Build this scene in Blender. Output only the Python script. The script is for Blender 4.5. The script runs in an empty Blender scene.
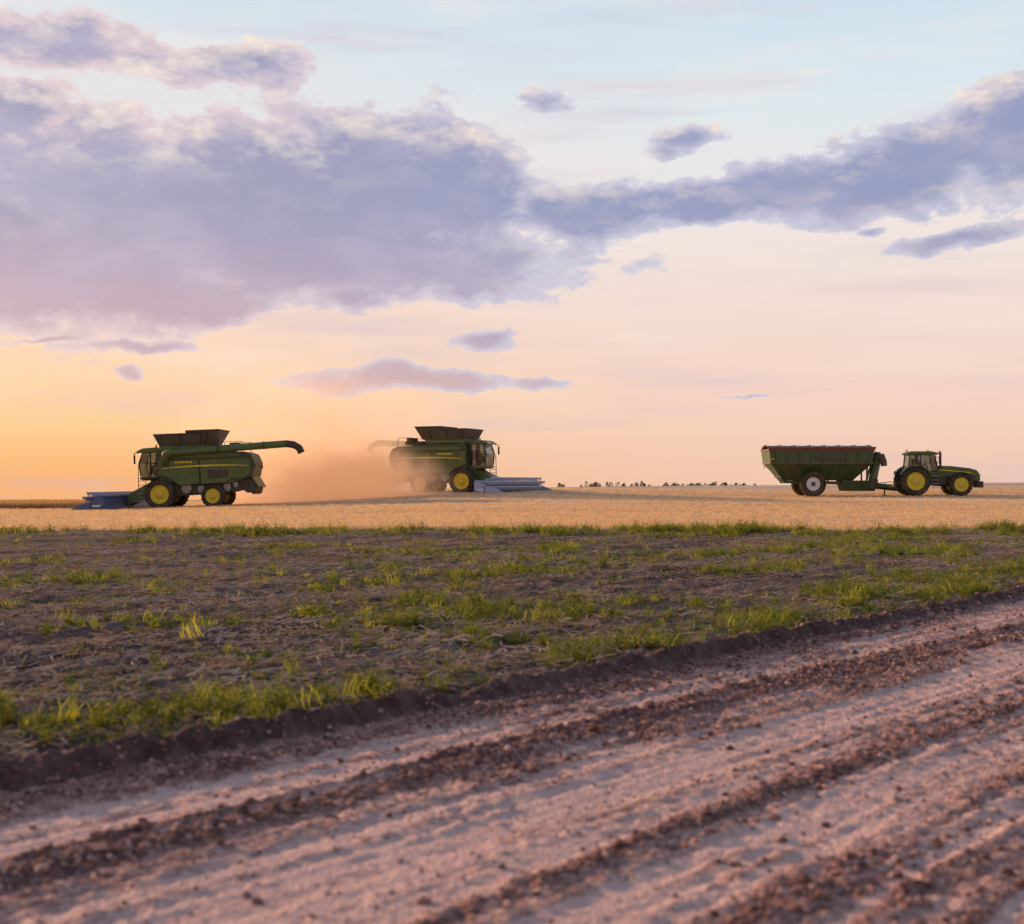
import bpy, math, random
import numpy as np
from mathutils import Vector, Matrix
random.seed(7); rng=np.random.default_rng(7)
scene=bpy.context.scene
scene.view_settings.view_transform='Standard'
scene.view_settings.look='None'
scene.view_settings.exposure=0
COL=scene.collection
def lin(r,g,b):
    f=lambda c:(c/255/12.92) if c/255<=0.04045 else ((c/255+0.055)/1.055)**2.4
    return (f(r),f(g),f(b),1)
SUN_AZ=math.radians(-58); SUN_EL=math.radians(12)
FPX=1422.0; CAMH=1.6; HOR=482.0

# ------------------------------------------------------------ node helpers
class NT:
    def __init__(s,tree): s.t=tree; s.n=tree.nodes; s.l=tree.links
    def add(s,typ,**kw):
        n=s.n.new(typ)
        for k,v in kw.items(): setattr(n,k,v)
        return n
    def put(s,sock,v):
        if v is None: return
        if isinstance(v,bpy.types.NodeSocket): s.l.new(v,sock)
        else: sock.default_value=v
    def m(s,op,a,b=None,c=None,clamp=False):
        n=s.add('ShaderNodeMath',operation=op); n.use_clamp=clamp
        s.put(n.inputs[0],a); s.put(n.inputs[1],b); s.put(n.inputs[2],c)
        return n.outputs[0]
    def vm(s,op,a,b=None):
        n=s.add('ShaderNodeVectorMath',operation=op)
        s.put(n.inputs[0],a); s.put(n.inputs[1],b)
        return n.outputs['Value'] if op in('LENGTH','DOT_PRODUCT') else n.outputs[0]
    def mix(s,f,a,b,blend='MIX'):
        n=s.add('ShaderNodeMix',data_type='RGBA',blend_type=blend)
        s.put(n.inputs[0],f); s.put(n.inputs[6],a); s.put(n.inputs[7],b)
        return n.outputs[2]
    def ss(s,v,a,b,lo=0.0,hi=1.0):
        n=s.add('ShaderNodeMapRange',interpolation_type='SMOOTHSTEP')
        s.put(n.inputs[0],v); n.inputs[1].default_value=a; n.inputs[2].default_value=b
        n.inputs[3].default_value=lo; n.inputs[4].default_value=hi
        return n.outputs[0]
    def noise(s,vec,scale,detail=4,rough=0.55,out=0):
        n=s.add('ShaderNodeTexNoise'); s.put(n.inputs['Vector'],vec)
        n.inputs['Scale'].default_value=scale; n.inputs['Detail'].default_value=detail
        n.inputs['Roughness'].default_value=rough
        return n.outputs[out]
    def mapping(s,vec,loc=(0,0,0),rot=(0,0,0),scl=(1,1,1),typ='POINT'):
        n=s.add('ShaderNodeMapping',vector_type=typ); s.put(n.inputs[0],vec)
        n.inputs[1].default_value=loc; n.inputs[2].default_value=rot; n.inputs[3].default_value=scl
        return n.outputs[0]
    def ramp(s,f,stops):
        n=s.add('ShaderNodeValToRGB'); s.put(n.inputs[0],f)
        e=n.color_ramp.elements
        e[0].position=stops[0][0]; e[0].color=stops[0][1]
        e[1].position=stops[-1][0]; e[1].color=stops[-1][1]
        for p,c in stops[1:-1]:
            x=e.new(p); x.color=c
        return n.outputs[0]
    def attr(s,name,out='Fac'):
        n=s.add('ShaderNodeAttribute',attribute_name=name); return n.outputs[out]

# ------------------------------------------------------------ world / sky
world=bpy.data.worlds.new("World"); scene.world=world; world.use_nodes=True
T=NT(world.node_tree); T.n.clear()
tc=T.add('ShaderNodeTexCoord').outputs['Generated']
sep=T.add('ShaderNodeSeparateXYZ'); T.put(sep.inputs[0],tc)
az=T.m('ARCTAN2',sep.outputs[0],sep.outputs[1])
el=T.m('ARCSINE',sep.outputs[2])
cmb=T.add('ShaderNodeCombineXYZ'); T.put(cmb.inputs[0],az); T.put(cmb.inputs[1],el)
P=cmb.outputs[0]
def ang(px,py):
    a=math.atan((px-512)/FPX); e=math.atan((HOR-py)/FPX*math.cos(a)); return a,e
w1=T.noise(P,7,2,0.5,1); w1=T.vm('SUBTRACT',w1,(0.5,0.5,0.5)); w1=T.vm('MULTIPLY',w1,(0.06,0.030,0))
w2=T.noise(P,38,2,0.5,1); w2=T.vm('SUBTRACT',w2,(0.5,0.5,0.5)); w2=T.vm('MULTIPLY',w2,(0.020,0.014,0))
PW=T.vm('ADD',P,T.vm('ADD',w1,w2))
clouds=[ # px,py,rx,ry,rotdeg,weight
 (70,215,210,95,4,1.3),(240,210,200,82,0,1.35),(400,200,140,78,0,1.4),(300,258,270,42,0,1.3),
 (60,280,220,46,0,1.3),(485,175,60,50,0,1.0),(490,262,95,15,3,1.0),(400,125,80,34,0,.8),(30,120,85,60,10,.9),(-170,210,240,110,0,1.2),
 (600,210,130,31,2,1.2),(770,192,160,28,7,1.25),(920,166,160,38,13,1.3),(1040,125,130,60,18,1.2),(1200,90,160,90,10,1.1),
 (40,34,160,34,-6,.95),(230,62,95,34,6,.85),(545,105,60,20,0,.5),(675,140,60,22,0,.55),
 (355,306,56,22,0,.95),(468,290,42,11,5,.85),(488,337,46,14,-3,.95),(400,379,110,15,0,1.0),(540,380,46,10,0,.8),
 (150,346,90,9,3,.8),(45,338,58,6,0,.65),(136,372,19,10,0,.75),(948,240,84,13,6,.95),(870,229,26,8,0,.75),
 (760,391,80,4,0,.5),
 (1500,150,260,60,0,1.0),(-600,240,300,60,0,1.0)]
F=None
for (cx,cy,rx,ry,rot,w) in clouds:
    a,e=ang(cx,cy)
    mp=T.mapping(PW,(a,e,0),(0,0,math.radians(rot)),(rx/FPX,ry/FPX,1),'TEXTURE')
    v=T.m('MULTIPLY_ADD',T.vm('LENGTH',mp),-1.0,w)
    if F is None: F=v
    else:
        n=T.add('ShaderNodeMath',operation='SMOOTH_MAX'); T.put(n.inputs[0],F); T.put(n.inputs[1],v); n.inputs[2].default_value=0.22; F=n.outputs[0]
F=T.m('MAXIMUM',F,-1.0)
PN=T.mapping(P,(3.1,1.7,0),(0,0,0.08),(1,1.9,1))
n1=T.noise(PN,15,7,0.64)
PN2=T.mapping(P,(3.1-0.010,1.7+0.014*1.9,0),(0,0,0.08),(1,1.9,1))
n2=T.noise(PN2,15,4,0.64)
D=T.m('ADD',F,T.m('MULTIPLY',T.m('SUBTRACT',n1,0.5),2.3))
dens=T.ss(D,0.02,0.22)
thick=T.ss(D,0.05,0.70)
lit=T.m('MULTIPLY',T.m('SUBTRACT',n1,n2),5.5,clamp=True)
lit=T.m('MULTIPLY',lit,T.ss(el,0.12,0.25,0.12,1.0))
lit=T.m('MULTIPLY',lit,T.ss(D,0.35,1.25,1.0,0.14))
elr=T.m('DIVIDE',el,0.6,clamp=True)
def pe(py): return max(0,(HOR-py)/FPX)/0.6
right=T.ramp(elr,[(0,lin(243,200,176)),(pe(420),lin(245,208,190)),(pe(330),lin(241,215,205)),(pe(250),lin(241,226,220)),(pe(120),lin(222,231,236)),(pe(0),lin(200,221,236)),(0.85,lin(150,178,210)),(1,lin(120,150,192))])
left=T.ramp(elr,[(0,lin(249,178,112)),(pe(430),lin(252,200,142)),(pe(380),lin(250,208,168)),(pe(310),lin(244,210,192)),(pe(200),lin(238,223,216)),(pe(60),lin(220,225,230)),(pe(0),lin(205,218,230)),(0.85,lin(160,178,205)),(1,lin(120,150,192))])
base=T.mix(T.ss(az,-0.36,0.22),left,right)
PH=T.mapping(P,(0,0,0),(0,0,0.05),(2.2,13,1))
hz=T.noise(PH,2.2,4,0.6)
base=T.mix(T.m('MULTIPLY',T.ss(hz,0.45,0.75,0,0.42),T.ss(el,.02,.09)),base,lin(250,232,222))
PH2=T.mapping(P,(5,2,0),(0,0,0.07),(2.0,16,1))
hz2=T.noise(PH2,2.0,4,0.6)
base=T.mix(T.ss(hz2,0.47,0.75,0,0.45),base,lin(208,190,204))
thk=T.mix(T.ss(az,-0.33,0.1),T.mix(T.ss(el,0.10,0.20),lin(194,162,178),lin(153,150,181)),T.mix(T.ss(el,0.09,0.20),lin(170,157,188),lin(143,149,187)))
thk=T.mix(T.ss(el,0.05,0.11,1,0),thk,lin(212,176,176))
n3=T.noise(PN,8,3,0.6)
thk=T.mix(T.ss(n3,0.42,0.68,0,0.5),thk,lin(192,181,204))
edge=T.mix(T.ss(az,-0.30,0.1),lin(228,204,206),lin(204,202,220))
cc=T.mix(thick,edge,thk)
cc=T.mix(T.m('MULTIPLY',lit,0.85),cc,lin(252,234,218))
col=T.mix(T.m('MULTIPLY',dens,0.95),base,cc)
back=T.ss(sep.outputs[1],-0.5,0.5,0.72,1.0)
bk=T.add('ShaderNodeCombineXYZ')
for i in range(3): T.put(bk.inputs[i],back)
col=T.mix(1.0,col,bk.outputs[0],'MULTIPLY')
sky=T.add('ShaderNodeTexSky',sky_type='NISHITA'); sky.sun_disc=False
sky.sun_elevation=SUN_EL; sky.sun_rotation=SUN_AZ; sky.dust_density=3.0
ns=T.vm('MULTIPLY',sky.outputs[0],(0.12,0.12,0.12))
cs=T.vm('MULTIPLY',col,(9.8,9.8,9.8))
bg=T.add('ShaderNodeBackground'); T.put(bg.inputs[0],T.vm('ADD',ns,cs)); bg.inputs[1].default_value=0.1
wo=T.add('ShaderNodeOutputWorld'); T.l.new(bg.outputs[0],wo.inputs[0])

sd=Vector((math.sin(SUN_AZ)*math.cos(SUN_EL),math.cos(SUN_AZ)*math.cos(SUN_EL),math.sin(SUN_EL)))
sl=bpy.data.lights.new("sun",'SUN'); sl.energy=5.0; sl.angle=math.radians(0.8); sl.color=(1.0,0.64,0.38)
so=bpy.data.objects.new("sun",sl); COL.objects.link(so); so.rotation_euler=sd.to_track_quat('Z','Y').to_euler(); so.location=(-60,40,30)

# ------------------------------------------------------------ numpy noise
def hsh(ix,iy,seed):
    h=np.sin(ix*127.1+iy*311.7+seed*74.7)*43758.5453
    return h-np.floor(h)
def vn(x,y,seed=0):
    ix=np.floor(x); iy=np.floor(y); fx=x-ix; fy=y-iy
    fx=fx*fx*(3-2*fx); fy=fy*fy*(3-2*fy)
    a=hsh(ix,iy,seed); b=hsh(ix+1,iy,seed); c=hsh(ix,iy+1,seed); d=hsh(ix+1,iy+1,seed)
    return (a*(1-fx)+b*fx)*(1-fy)+(c*(1-fx)+d*fx)*fy
def fbm(x,y,seed=0,o=4):
    s=0;a=0.5;t=0
    for i in range(o):
        s=s+a*vn(x,y,seed+i*13); t+=a; a*=.5; x,y=x*1.64+y*1.2+5.1,y*1.64-x*1.2+1.7
    return s/t
def sst(v,a,b):
    t=np.clip((v-a)/(b-a),0,1); return t*t*(3-2*t)
DX,DY=0.616,0.788
def qa(x,y):
    q=(x*DY-y*DX)+6.82; a=x*DX+y*DY; return q,a
HX=[-400,-60,-38,-29,-24,-14,-5,4,20,30,60,400]; HZ=[-.5,-.40,-.34,-.28,-0.10,0.35,0.98,1.12,1.24,1.50,1.7,1.8]
CX=[-400,0,20,400]; CYY=[118,118,160,160]
def bigz(x,y):
    H=np.interp(x*100/np.maximum(y,60),HX,HZ); cy=np.interp(x,CX,CYY)
    z=H*sst(y,50,cy)
    z=z-0.018*np.maximum(y-cy,0)*sst(y,cy,cy+60)
    return z
def stubmask(x,y): return sst(y-(48+ x*0.06+1.8*(vn(x*.15,y*0+3,5)-.5)+1.6*(vn(x*.9,y*.3,6)-.5)),-1.4,1.4)
def trackval(q,a):
    qq=q+0.14*(vn(a*0.25,q*0+1,3)-.5)
    v=0.46+0.50*(vn(qq*1.6+7.3,a*0.03,21)-.5)+0.65*(vn(qq*4.6,a*0.08,22)-.5)+0.60*(vn(qq*12,a*0.2,23)-.5)+0.5*(fbm(a*1.1,qq*1.6,24,2)-.5)
    for c,w,s in((.30,.16,-.15),(0.85,.33,.22),(1.65,.25,-.25),(2.4,.42,.22),(3.2,.22,-.2),(4.2,.55,.26),(5.4,.3,-.2)):
        v=v+s*np.exp(-((qq-c)/w)**2)
    return np.clip(v,0,1)
def qwarp(q,a): return q+0.10*(vn(a*0.7,a*0,9)-.5)+0.06*(vn(a*3,a*0,10)-.5)+0.04*(vn(a*9,a*0,12)-.5)
def surf(x,y):
    q,a=qa(x,y); z=bigz(x,y)
    qw=qwarp(q,a)
    road=sst(qw,-0.02,0.10)
    near=1-sst(y,30,60)
    z=z-0.045*road
    hb=0.075+0.05*(vn(a*1.1,a*0,11)-.5)
    ridge=np.where(qw<0.0,np.exp(-((qw)/0.13)**2),np.exp(-((qw)/0.06)**2))
    z=z+hb*ridge*(1+0.8*(fbm(x*11,y*11,14,3)-.5))
    tr=trackval(q,a)
    z=z+road*near*(0.04*(0.5-tr)+0.016*(vn(q*8,a*0.12,31)-.5)+0.014*(vn(q*19,a*0.3,33)-.5)+(0.018+0.06*(1-tr))*(fbm(x*15,y*15,32,3)-.5)+0.04*(vn(x*5,y*5,35)-.5)*(1-tr))
    fld=(1-road)*near
    z=z+fld*(0.10*(fbm(q*2.2,a*0.35,41,3)-.5)+0.11*(fbm(x*5,y*5,42,4)-.5))
    return z

# ------------------------------------------------------------ ground sheet
def axis_grid(fine0,fine1,step,ratio,lim,ratio2,lim2):
    c=list(np.arange(fine0,fine1,step)); hi=[];v=c[-1];d=step
    while v<lim2:
        d*= ratio if v<lim else ratio2; v+=d; hi.append(v)
    return c,hi
c,hi=axis_grid(-4,4,0.028,1.012,60,1.06,4000)
xs=np.array([-v for v in reversed(hi)]+c+hi); xs=np.unique(np.round(xs,5))
c,hi=axis_grid(4.0,9,0.025,1.010,130,1.06,5000)
lo=[4-0.1*1.25**i for i in range(1,32) if 4-0.1*1.25**i>-90]
ys=np.array(list(reversed(lo))+c+hi); ys=np.unique(np.round(ys,5))
X,Y=np.meshgrid(xs,ys); X=X.ravel();Y=Y.ravel(); Z=surf(X,Y)
nx,ny=len(xs),len(ys)
def grid_mesh(name,X,Y,Z,nx,ny):
    me=bpy.data.meshes.new(name)
    me.vertices.add(nx*ny); me.vertices.foreach_set('co',np.stack([X,Y,Z],1).ravel().astype(np.float32))
    i=np.arange(ny-1)[:,None]*nx+np.arange(nx-1)[None,:]; i=i.ravel()
    quads=np.stack([i,i+1,i+1+nx,i+nx],1).ravel().astype(np.int32); nf=len(i)
    me.loops.add(nf*4); me.loops.foreach_set('vertex_index',quads)
    me.polygons.add(nf); me.polygons.foreach_set('loop_start',np.arange(nf,dtype=np.int32)*4)
    me.polygons.foreach_set('loop_total',np.full(nf,4,np.int32))
    me.polygons.foreach_set('use_smooth',np.ones(nf,bool))
    me.update(calc_edges=True); return me
gm=grid_mesh('ground',X,Y,Z,nx,ny)
def fattr(me,name,v):
    a=me.attributes.new(name,'FLOAT','POINT'); a.data.foreach_set('value',np.asarray(v).ravel())
q,a=qa(X,Y); qw=qwarp(q,a)
fattr(gm,'road',sst(qw,0.03,0.14).astype(np.float32))
fattr(gm,'berm',(np.exp(-((qw-0.05)/0.11)**2)).astype(np.float32))  # mask for the shade painted on the ridge's road-facing side
fattr(gm,'trk',trackval(q,a).astype(np.float32))
fattr(gm,'stub',stubmask(X,Y).astype(np.float32))
def grassdens(x,y):
    q,a=qa(x,y)
    n=fbm(q*0.5+3,a*0.16,51,3); f=fbm(x*1.6,y*1.6,52,3)
    d=sst(q,-4.0,-2.2)*(1-sst(q,-0.5,-0.15))*sst(f*0.65+n*0.35,0.38,0.56)*1.0
    d2=np.exp(-((q+5.6)/0.9)**2)*sst(f*.6+n*.4,0.46,0.60)*.9
    d3=np.exp(-((q+9.1)/1.5)**2)*sst(f*.5+n*.5,0.44,0.58)*.9
    d4=np.exp(-((q+14)/2.0)**2)*sst(n*.6+f*.4,0.46,0.60)*.8
    d5=np.exp(-((y-45.5-x*.06)/3.0)**2)*sst(f*.6+n*.4,0.42,0.6)*.9
    d6=sst(n*.5+f*.5,0.53,0.66)*0.8
    d7=sst(x/np.maximum(y,1),0.16,0.34)*sst(n*.4+f*.6,0.42,0.58)*.8
    d=np.maximum.reduce([d,d2,d3,d4,d5,d6,d7])
    return d*(1-sst(q,-0.35,-0.06))*(1-stubmask(x,y))
fattr(gm,'grn',grassdens(X,Y).astype(np.float32))
ground=bpy.data.objects.new('ground',gm); COL.objects.link(ground)

def newmat(name):
    m=bpy.data.materials.new(name); m.use_nodes=True; t=NT(m.node_tree); b=m.node_tree.nodes['Principled BSDF']; return m,t,b
m,t,b=newmat('ground_soil')
oc=t.add('ShaderNodeTexCoord').outputs['Object']
RA=math.atan2(DY,DX)
mpr=t.mapping(oc,rot=(0,0,-RA))
st=t.mapping(mpr,scl=(0.35,6,1)); st2=t.mapping(mpr,scl=(0.6,24,1))
nstr=t.noise(st,1,3,.6); nstr2=t.noise(st2,1,2,.6)
nf=t.noise(oc,28,4,.7); nm=t.noise(oc,6,3,.6)
trk=t.attr('trk')
rf=t.m('ADD',trk,t.m('MULTIPLY',t.m('SUBTRACT',nstr,.5),1.2))
rf=t.m('ADD',rf,t.m('MULTIPLY',t.m('SUBTRACT',nstr2,.5),1.1))
rf=t.m('ADD',rf,t.m('MULTIPLY',t.m('SUBTRACT',nf,.5),1.8))
rf=t.m('ADD',rf,t.m('MULTIPLY',t.m('SUBTRACT',nm,.5),0.9))
roadc=t.ramp(rf,[(0.0,(0.17,0.083,0.070,1)),(0.42,(0.43,0.235,0.195,1)),(0.90,(0.78,0.50,0.43,1))])
ff=t.m('ADD',t.m('MULTIPLY',nf,.6),t.m('MULTIPLY',nm,.5))
fst=t.noise(t.mapping(mpr,scl=(0.25,2.2,1)),1,3,.6)
ff=t.m('ADD',ff,t.m('MULTIPLY',t.m('SUBTRACT',fst,.5),.9))
fldc=t.ramp(ff,[(0.36,(0.058,0.034,0.031,1)),(0.57,(0.145,0.090,0.082,1)),(0.78,(0.38,0.26,0.225,1))])
fldc=t.mix(t.m('MULTIPLY',t.attr('grn'),.5),fldc,(0.10,0.115,0.03,1))
bermshade=t.mix(t.ss(nm,.35,.65),(0.080,0.046,0.040,1),(0.16,0.10,0.088,1))  # same soil made darker: shade of the road-facing slope put into the colour
ln=t.noise(t.mapping(oc,rot=(0,0,-0.06),scl=(0.05,1.1,1)),1,4,.65)
ln2=t.noise(t.mapping(oc,(9,3,0),rot=(0,0,0.03),scl=(0.012,0.33,1)),1,2,.6)
sn=t.noise(oc,3.5,3,.7)
sf=t.m('ADD',t.m('MULTIPLY',ln,.70),t.m('ADD',t.m('MULTIPLY',sn,.25),t.m('MULTIPLY',t.m('SUBTRACT',ln2,.4),.8)))
stc=t.ramp(sf,[(0.38,(0.37,0.225,0.145,1)),(0.54,(0.64,0.43,0.295,1)),(0.68,(0.85,0.63,0.47,1))])
c1=t.mix(t.attr('road'),fldc,roadc)
c1=t.mix(t.m('MULTIPLY',t.attr('berm'),.85),c1,bermshade)
sb=t.m('ADD',t.attr('stub'),t.m('MULTIPLY',t.m('SUBTRACT',nm,.5),1.0))
c1=t.mix(t.m('MULTIPLY',t.ss(sb,.35,.65),t.ss(t.attr('stub'),0.02,.1)),c1,stc)
t.put(b.inputs['Base Color'],c1); b.inputs['Roughness'].default_value=1; b.inputs['Specular IOR Level'].default_value=0.1
nb=t.noise(oc,22,3,.7)
bp=t.add('ShaderNodeBump'); bp.inputs['Strength'].default_value=1.0; bp.inputs['Distance'].default_value=0.07
t.put(bp.inputs['Height'],nb); t.l.new(bp.outputs[0],b.inputs['Normal'])
gm.materials.append(m)

# ------------------------------------------------------------ mesh helpers
import bmesh
def mobj(name,verts,faces,mat,parent=None,smooth=False,bevel=0,solid=0):
    me=bpy.data.meshes.new(name); me.from_pydata([tuple(v) for v in verts],[],faces); me.update()
    if mat: me.materials.append(mat)
    o=bpy.data.objects.new(name,me); COL.objects.link(o)
    if parent: o.parent=parent
    if smooth:
        for p in me.polygons: p.use_smooth=True
    if solid:
        s=o.modifiers.new('s','SOLIDIFY'); s.thickness=solid; s.offset=0
    if bevel:
        bv=o.modifiers.new('b','BEVEL'); bv.width=bevel; bv.segments=2; bv.limit_method='ANGLE'; bv.angle_limit=math.radians(30)
    return o
BF=[(0,3,2,1),(4,5,6,7),(0,1,5,4),(1,2,6,5),(2,3,7,6),(3,0,4,7)]
def box(name,p,x0,x1,y0,y1,z0,z1,mat,bevel=0.02):
    v=[(x0,y0,z0),(x1,y0,z0),(x1,y1,z0),(x0,y1,z0),(x0,y0,z1),(x1,y0,z1),(x1,y1,z1),(x0,y1,z1)]
    return mobj(name,v,BF,mat,p,bevel=bevel)
def loft(name,p,A,za,B,zb,mat,bevel=0.02,open_=False,solid=0):
    v=[(A[0],A[2],za),(A[1],A[2],za),(A[1],A[3],za),(A[0],A[3],za),(B[0],B[2],zb),(B[1],B[2],zb),(B[1],B[3],zb),(B[0],B[3],zb)]
    return mobj(name,v,BF[2:] if open_ else BF,mat,p,bevel=bevel,solid=solid)
def prism(name,p,prof,y0,y1,mat,bevel=0.03):
    n=len(prof); v=[(x,y0,z) for x,z in prof]+[(x,y1,z) for x,z in prof]
    f=[tuple(range(n)),tuple(reversed(range(n,2*n)))]+[(i,i+n,(i+1)%n+n,(i+1)%n) for i in range(n)]
    o=mobj(name,v,f,mat,p,bevel=bevel)
    bm=bmesh.new(); bm.from_mesh(o.data); bmesh.ops.recalc_face_normals(bm,faces=bm.faces); bm.to_mesh(o.data); bm.free()
    return o
def tube(name,p,pts,r,mat,cyc=False):
    cu=bpy.data.curves.new(name,'CURVE'); cu.dimensions='3D'; cu.bevel_depth=r; cu.bevel_resolution=4; cu.use_fill_caps=True
    s=cu.splines.new('POLY'); s.points.add(len(pts)-1)
    for i,q in enumerate(pts): s.points[i].co=(*q,1)
    s.use_cyclic_u=cyc; cu.materials.append(mat)
    o=bpy.data.objects.new(name,cu); COL.objects.link(o); o.parent=p; return o
def lathe(prof,cx,cy,cz,seg=40):
    v=[];f=[]
    for i in range(seg):
        an=2*math.pi*i/seg
        for r,y in prof: v.append((cx+r*math.cos(an),cy+y,cz+r*math.sin(an)))
    n=len(prof)
    for i in range(seg):
        j=(i+1)%seg
        for k in range(n-1): f.append((i*n+k,i*n+k+1,j*n+k+1,j*n+k))
    return v,f
def disc(name,p,x,y0,y1,z,r,mat,seg=28):
    v,f=lathe([(0.001,y0),(r,y0),(r,y1),(0.001,y1)],x,0,z,seg); return mobj(name,v,f,mat,p,bevel=0.0)
def wheel(p,nm,x,y,R,w,rim,side,lugs=22,ratio=.60):
    Rr=R*ratio; h=w/2
    prof=[(Rr,-h*.75),(Rr*1.10,-h*.9),(R*.82,-h),(R*.93,-h*.9),(R*.955,-h*.6),(R*.955,h*.6),(R*.93,h*.9),(R*.82,h),(Rr*1.10,h*.9),(Rr,h*.75)]
    v,f=lathe(prof,x,y,R,44)
    for i in range(lugs):
        for s in(-1,1):
            a0=2*math.pi*(i+(0.5 if s>0 else 0))/lugs; da=2*math.pi/lugs*0.22; sk=2*math.pi/lugs*0.9
            base=len(v)
            for (yy,aa) in((0.02*s,a0),(s*h*0.98,a0+sk)):
                for rr in(R*.93,R*1.0 if abs(yy)<h*.5 else R*.985):
                    for d in(-da,da):
                        v.append((x+rr*math.cos(aa+d),y+yy,R+rr*math.sin(aa+d)))
            for q4 in((0,1,3,2),(4,6,7,5),(0,4,5,1),(2,3,7,6),(0,2,6,4),(1,5,7,3)): f.append(tuple(base+k for k in q4))
    mobj(nm+'_tyre',v,f,M['tyre'],p)
    s=side
    pr=[(Rr*1.03,s*h*.84),(Rr*1.03,s*h*.78),(Rr*.93,s*h*.74),(Rr*.88,s*h*.52),(Rr*.55,s*h*.50),(Rr*.48,s*h*.66),(Rr*.30,s*h*.70),(Rr*.28,s*h*.88),(0.001,s*h*.92)]
    v,f=lathe(pr,x,y,R,36); mobj(nm+'_rim',v,f,rim,p)
    pr=[(Rr*1.02,-s*h*.7),(Rr*.9,-s*h*.5),(0.001,-s*h*.4)]
    v,f=lathe(pr,x,y,R,30); mobj(nm+'_rim_inner',v,f,rim,p)
    v=[];f=[]
    for i in range(8):
        an=2*math.pi*i/8; bx=x+Rr*.40*math.cos(an); bz=R+Rr*.40*math.sin(an)
        vv,ff_=lathe([(0.001,s*h*.74),(0.03,s*h*.74),(0.03,s*h*.6)],bx,y,bz,8); o=len(v); v+=vv; f+=[tuple(k+o for k in q) for q in ff_]
    mobj(nm+'_bolts',v,f,M['metal'],p)

M={}
def paint(name,col,rough=0.38,dust=0.35,spec=0.5,metal=0):
    m,t,b=newmat(name); oc=t.add('ShaderNodeTexCoord').outputs['Object']
    sp=t.add('ShaderNodeSeparateXYZ'); t.put(sp.inputs[0],oc)
    n=t.noise(oc,1.6,6,.68); n2=t.noise(t.mapping(oc,scl=(4,4,0.6)),2.5,5,.6)
    low=t.ss(sp.outputs[2],0.2,3.2,1.0,0.45)
    f=t.m('MULTIPLY',t.ss(t.m('ADD',t.m('MULTIPLY',n,.6),t.m('MULTIPLY',n2,.4)),.36,.64),t.m('MULTIPLY',low,dust),clamp=True)
    f=t.m('ADD',f,dust*0.12)
    c=t.mix(f,(*col,1),(0.30,0.21,0.12,1)); t.put(b.inputs['Base Color'],c)
    t.put(b.inputs['Roughness'],t.m('ADD',rough,t.m('MULTIPLY',f,.6)))
    b.inputs['Specular IOR Level'].default_value=spec; b.inputs['Metallic'].default_value=metal; M[name]=m; return m
paint('green',(0.058,0.115,0.014),.36,.45); paint('green_dark',(0.028,0.052,0.012),.5,.5); paint('yellow',(0.85,0.60,0.02),dust=.15)
paint('black',(0.020,0.018,0.017),.6,.35); paint('tyre',(0.022,0.019,0.017),.85,.4,.2); paint('metal',(0.35,0.34,0.32),.45,.4,metal=.6)
paint('blue',(0.05,0.09,0.24),.4,.25); paint('blue_light',(0.40,0.43,0.58),.4,.2); paint('white',(0.80,0.77,0.74),.4,.12)
paint('rust_red',(0.20,0.05,0.035),.5,.3); paint('cart_green',(0.036,0.082,0.020),.45,.3); paint('tarp',(0.085,0.055,0.055),.6,.3)
paint('seat_grey',(0.05,0.05,0.055),.8,.2); paint('orange_light',(0.8,0.25,0.02),.3,.05); paint('cloth',(0.10,0.12,0.2),.9,.1); paint('skin',(0.45,0.27,0.19),.6,.0)
paint('tank_panel',(0.060,0.055,0.036),.6,.4)
m=bpy.data.materials.new('cab_glass'); m.use_nodes=True; t=NT(m.node_tree); t.n.clear()
tr=t.add('ShaderNodeBsdfTransparent'); tr.inputs[0].default_value=(0.40,0.42,0.37,1); gl=t.add('ShaderNodeBsdfGlossy'); gl.inputs['Roughness'].default_value=.06
fr=t.add('ShaderNodeFresnel'); fr.inputs[0].default_value=1.5; mx=t.add('ShaderNodeMixShader'); t.put(mx.inputs[0],t.m('ADD',fr.outputs[0],.03)); t.l.new(tr.outputs[0],mx.inputs[1]); t.l.new(gl.outputs[0],mx.inputs[2])
o_=t.add('ShaderNodeOutputMaterial'); t.l.new(mx.outputs[0],o_.inputs[0]); M['glass']=m

def empty(name,x,y,yaw,pitch=0,dz=0):
    e=bpy.data.objects.new(name,None); COL.objects.link(e); e.empty_display_size=1
    z=float(bigz(np.array([x]),np.array([y]))[0]); e.location=(x,y,z+dz)
    e.rotation_mode='XYZ'; e.rotation_euler=(0,pitch,yaw); return e

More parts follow.
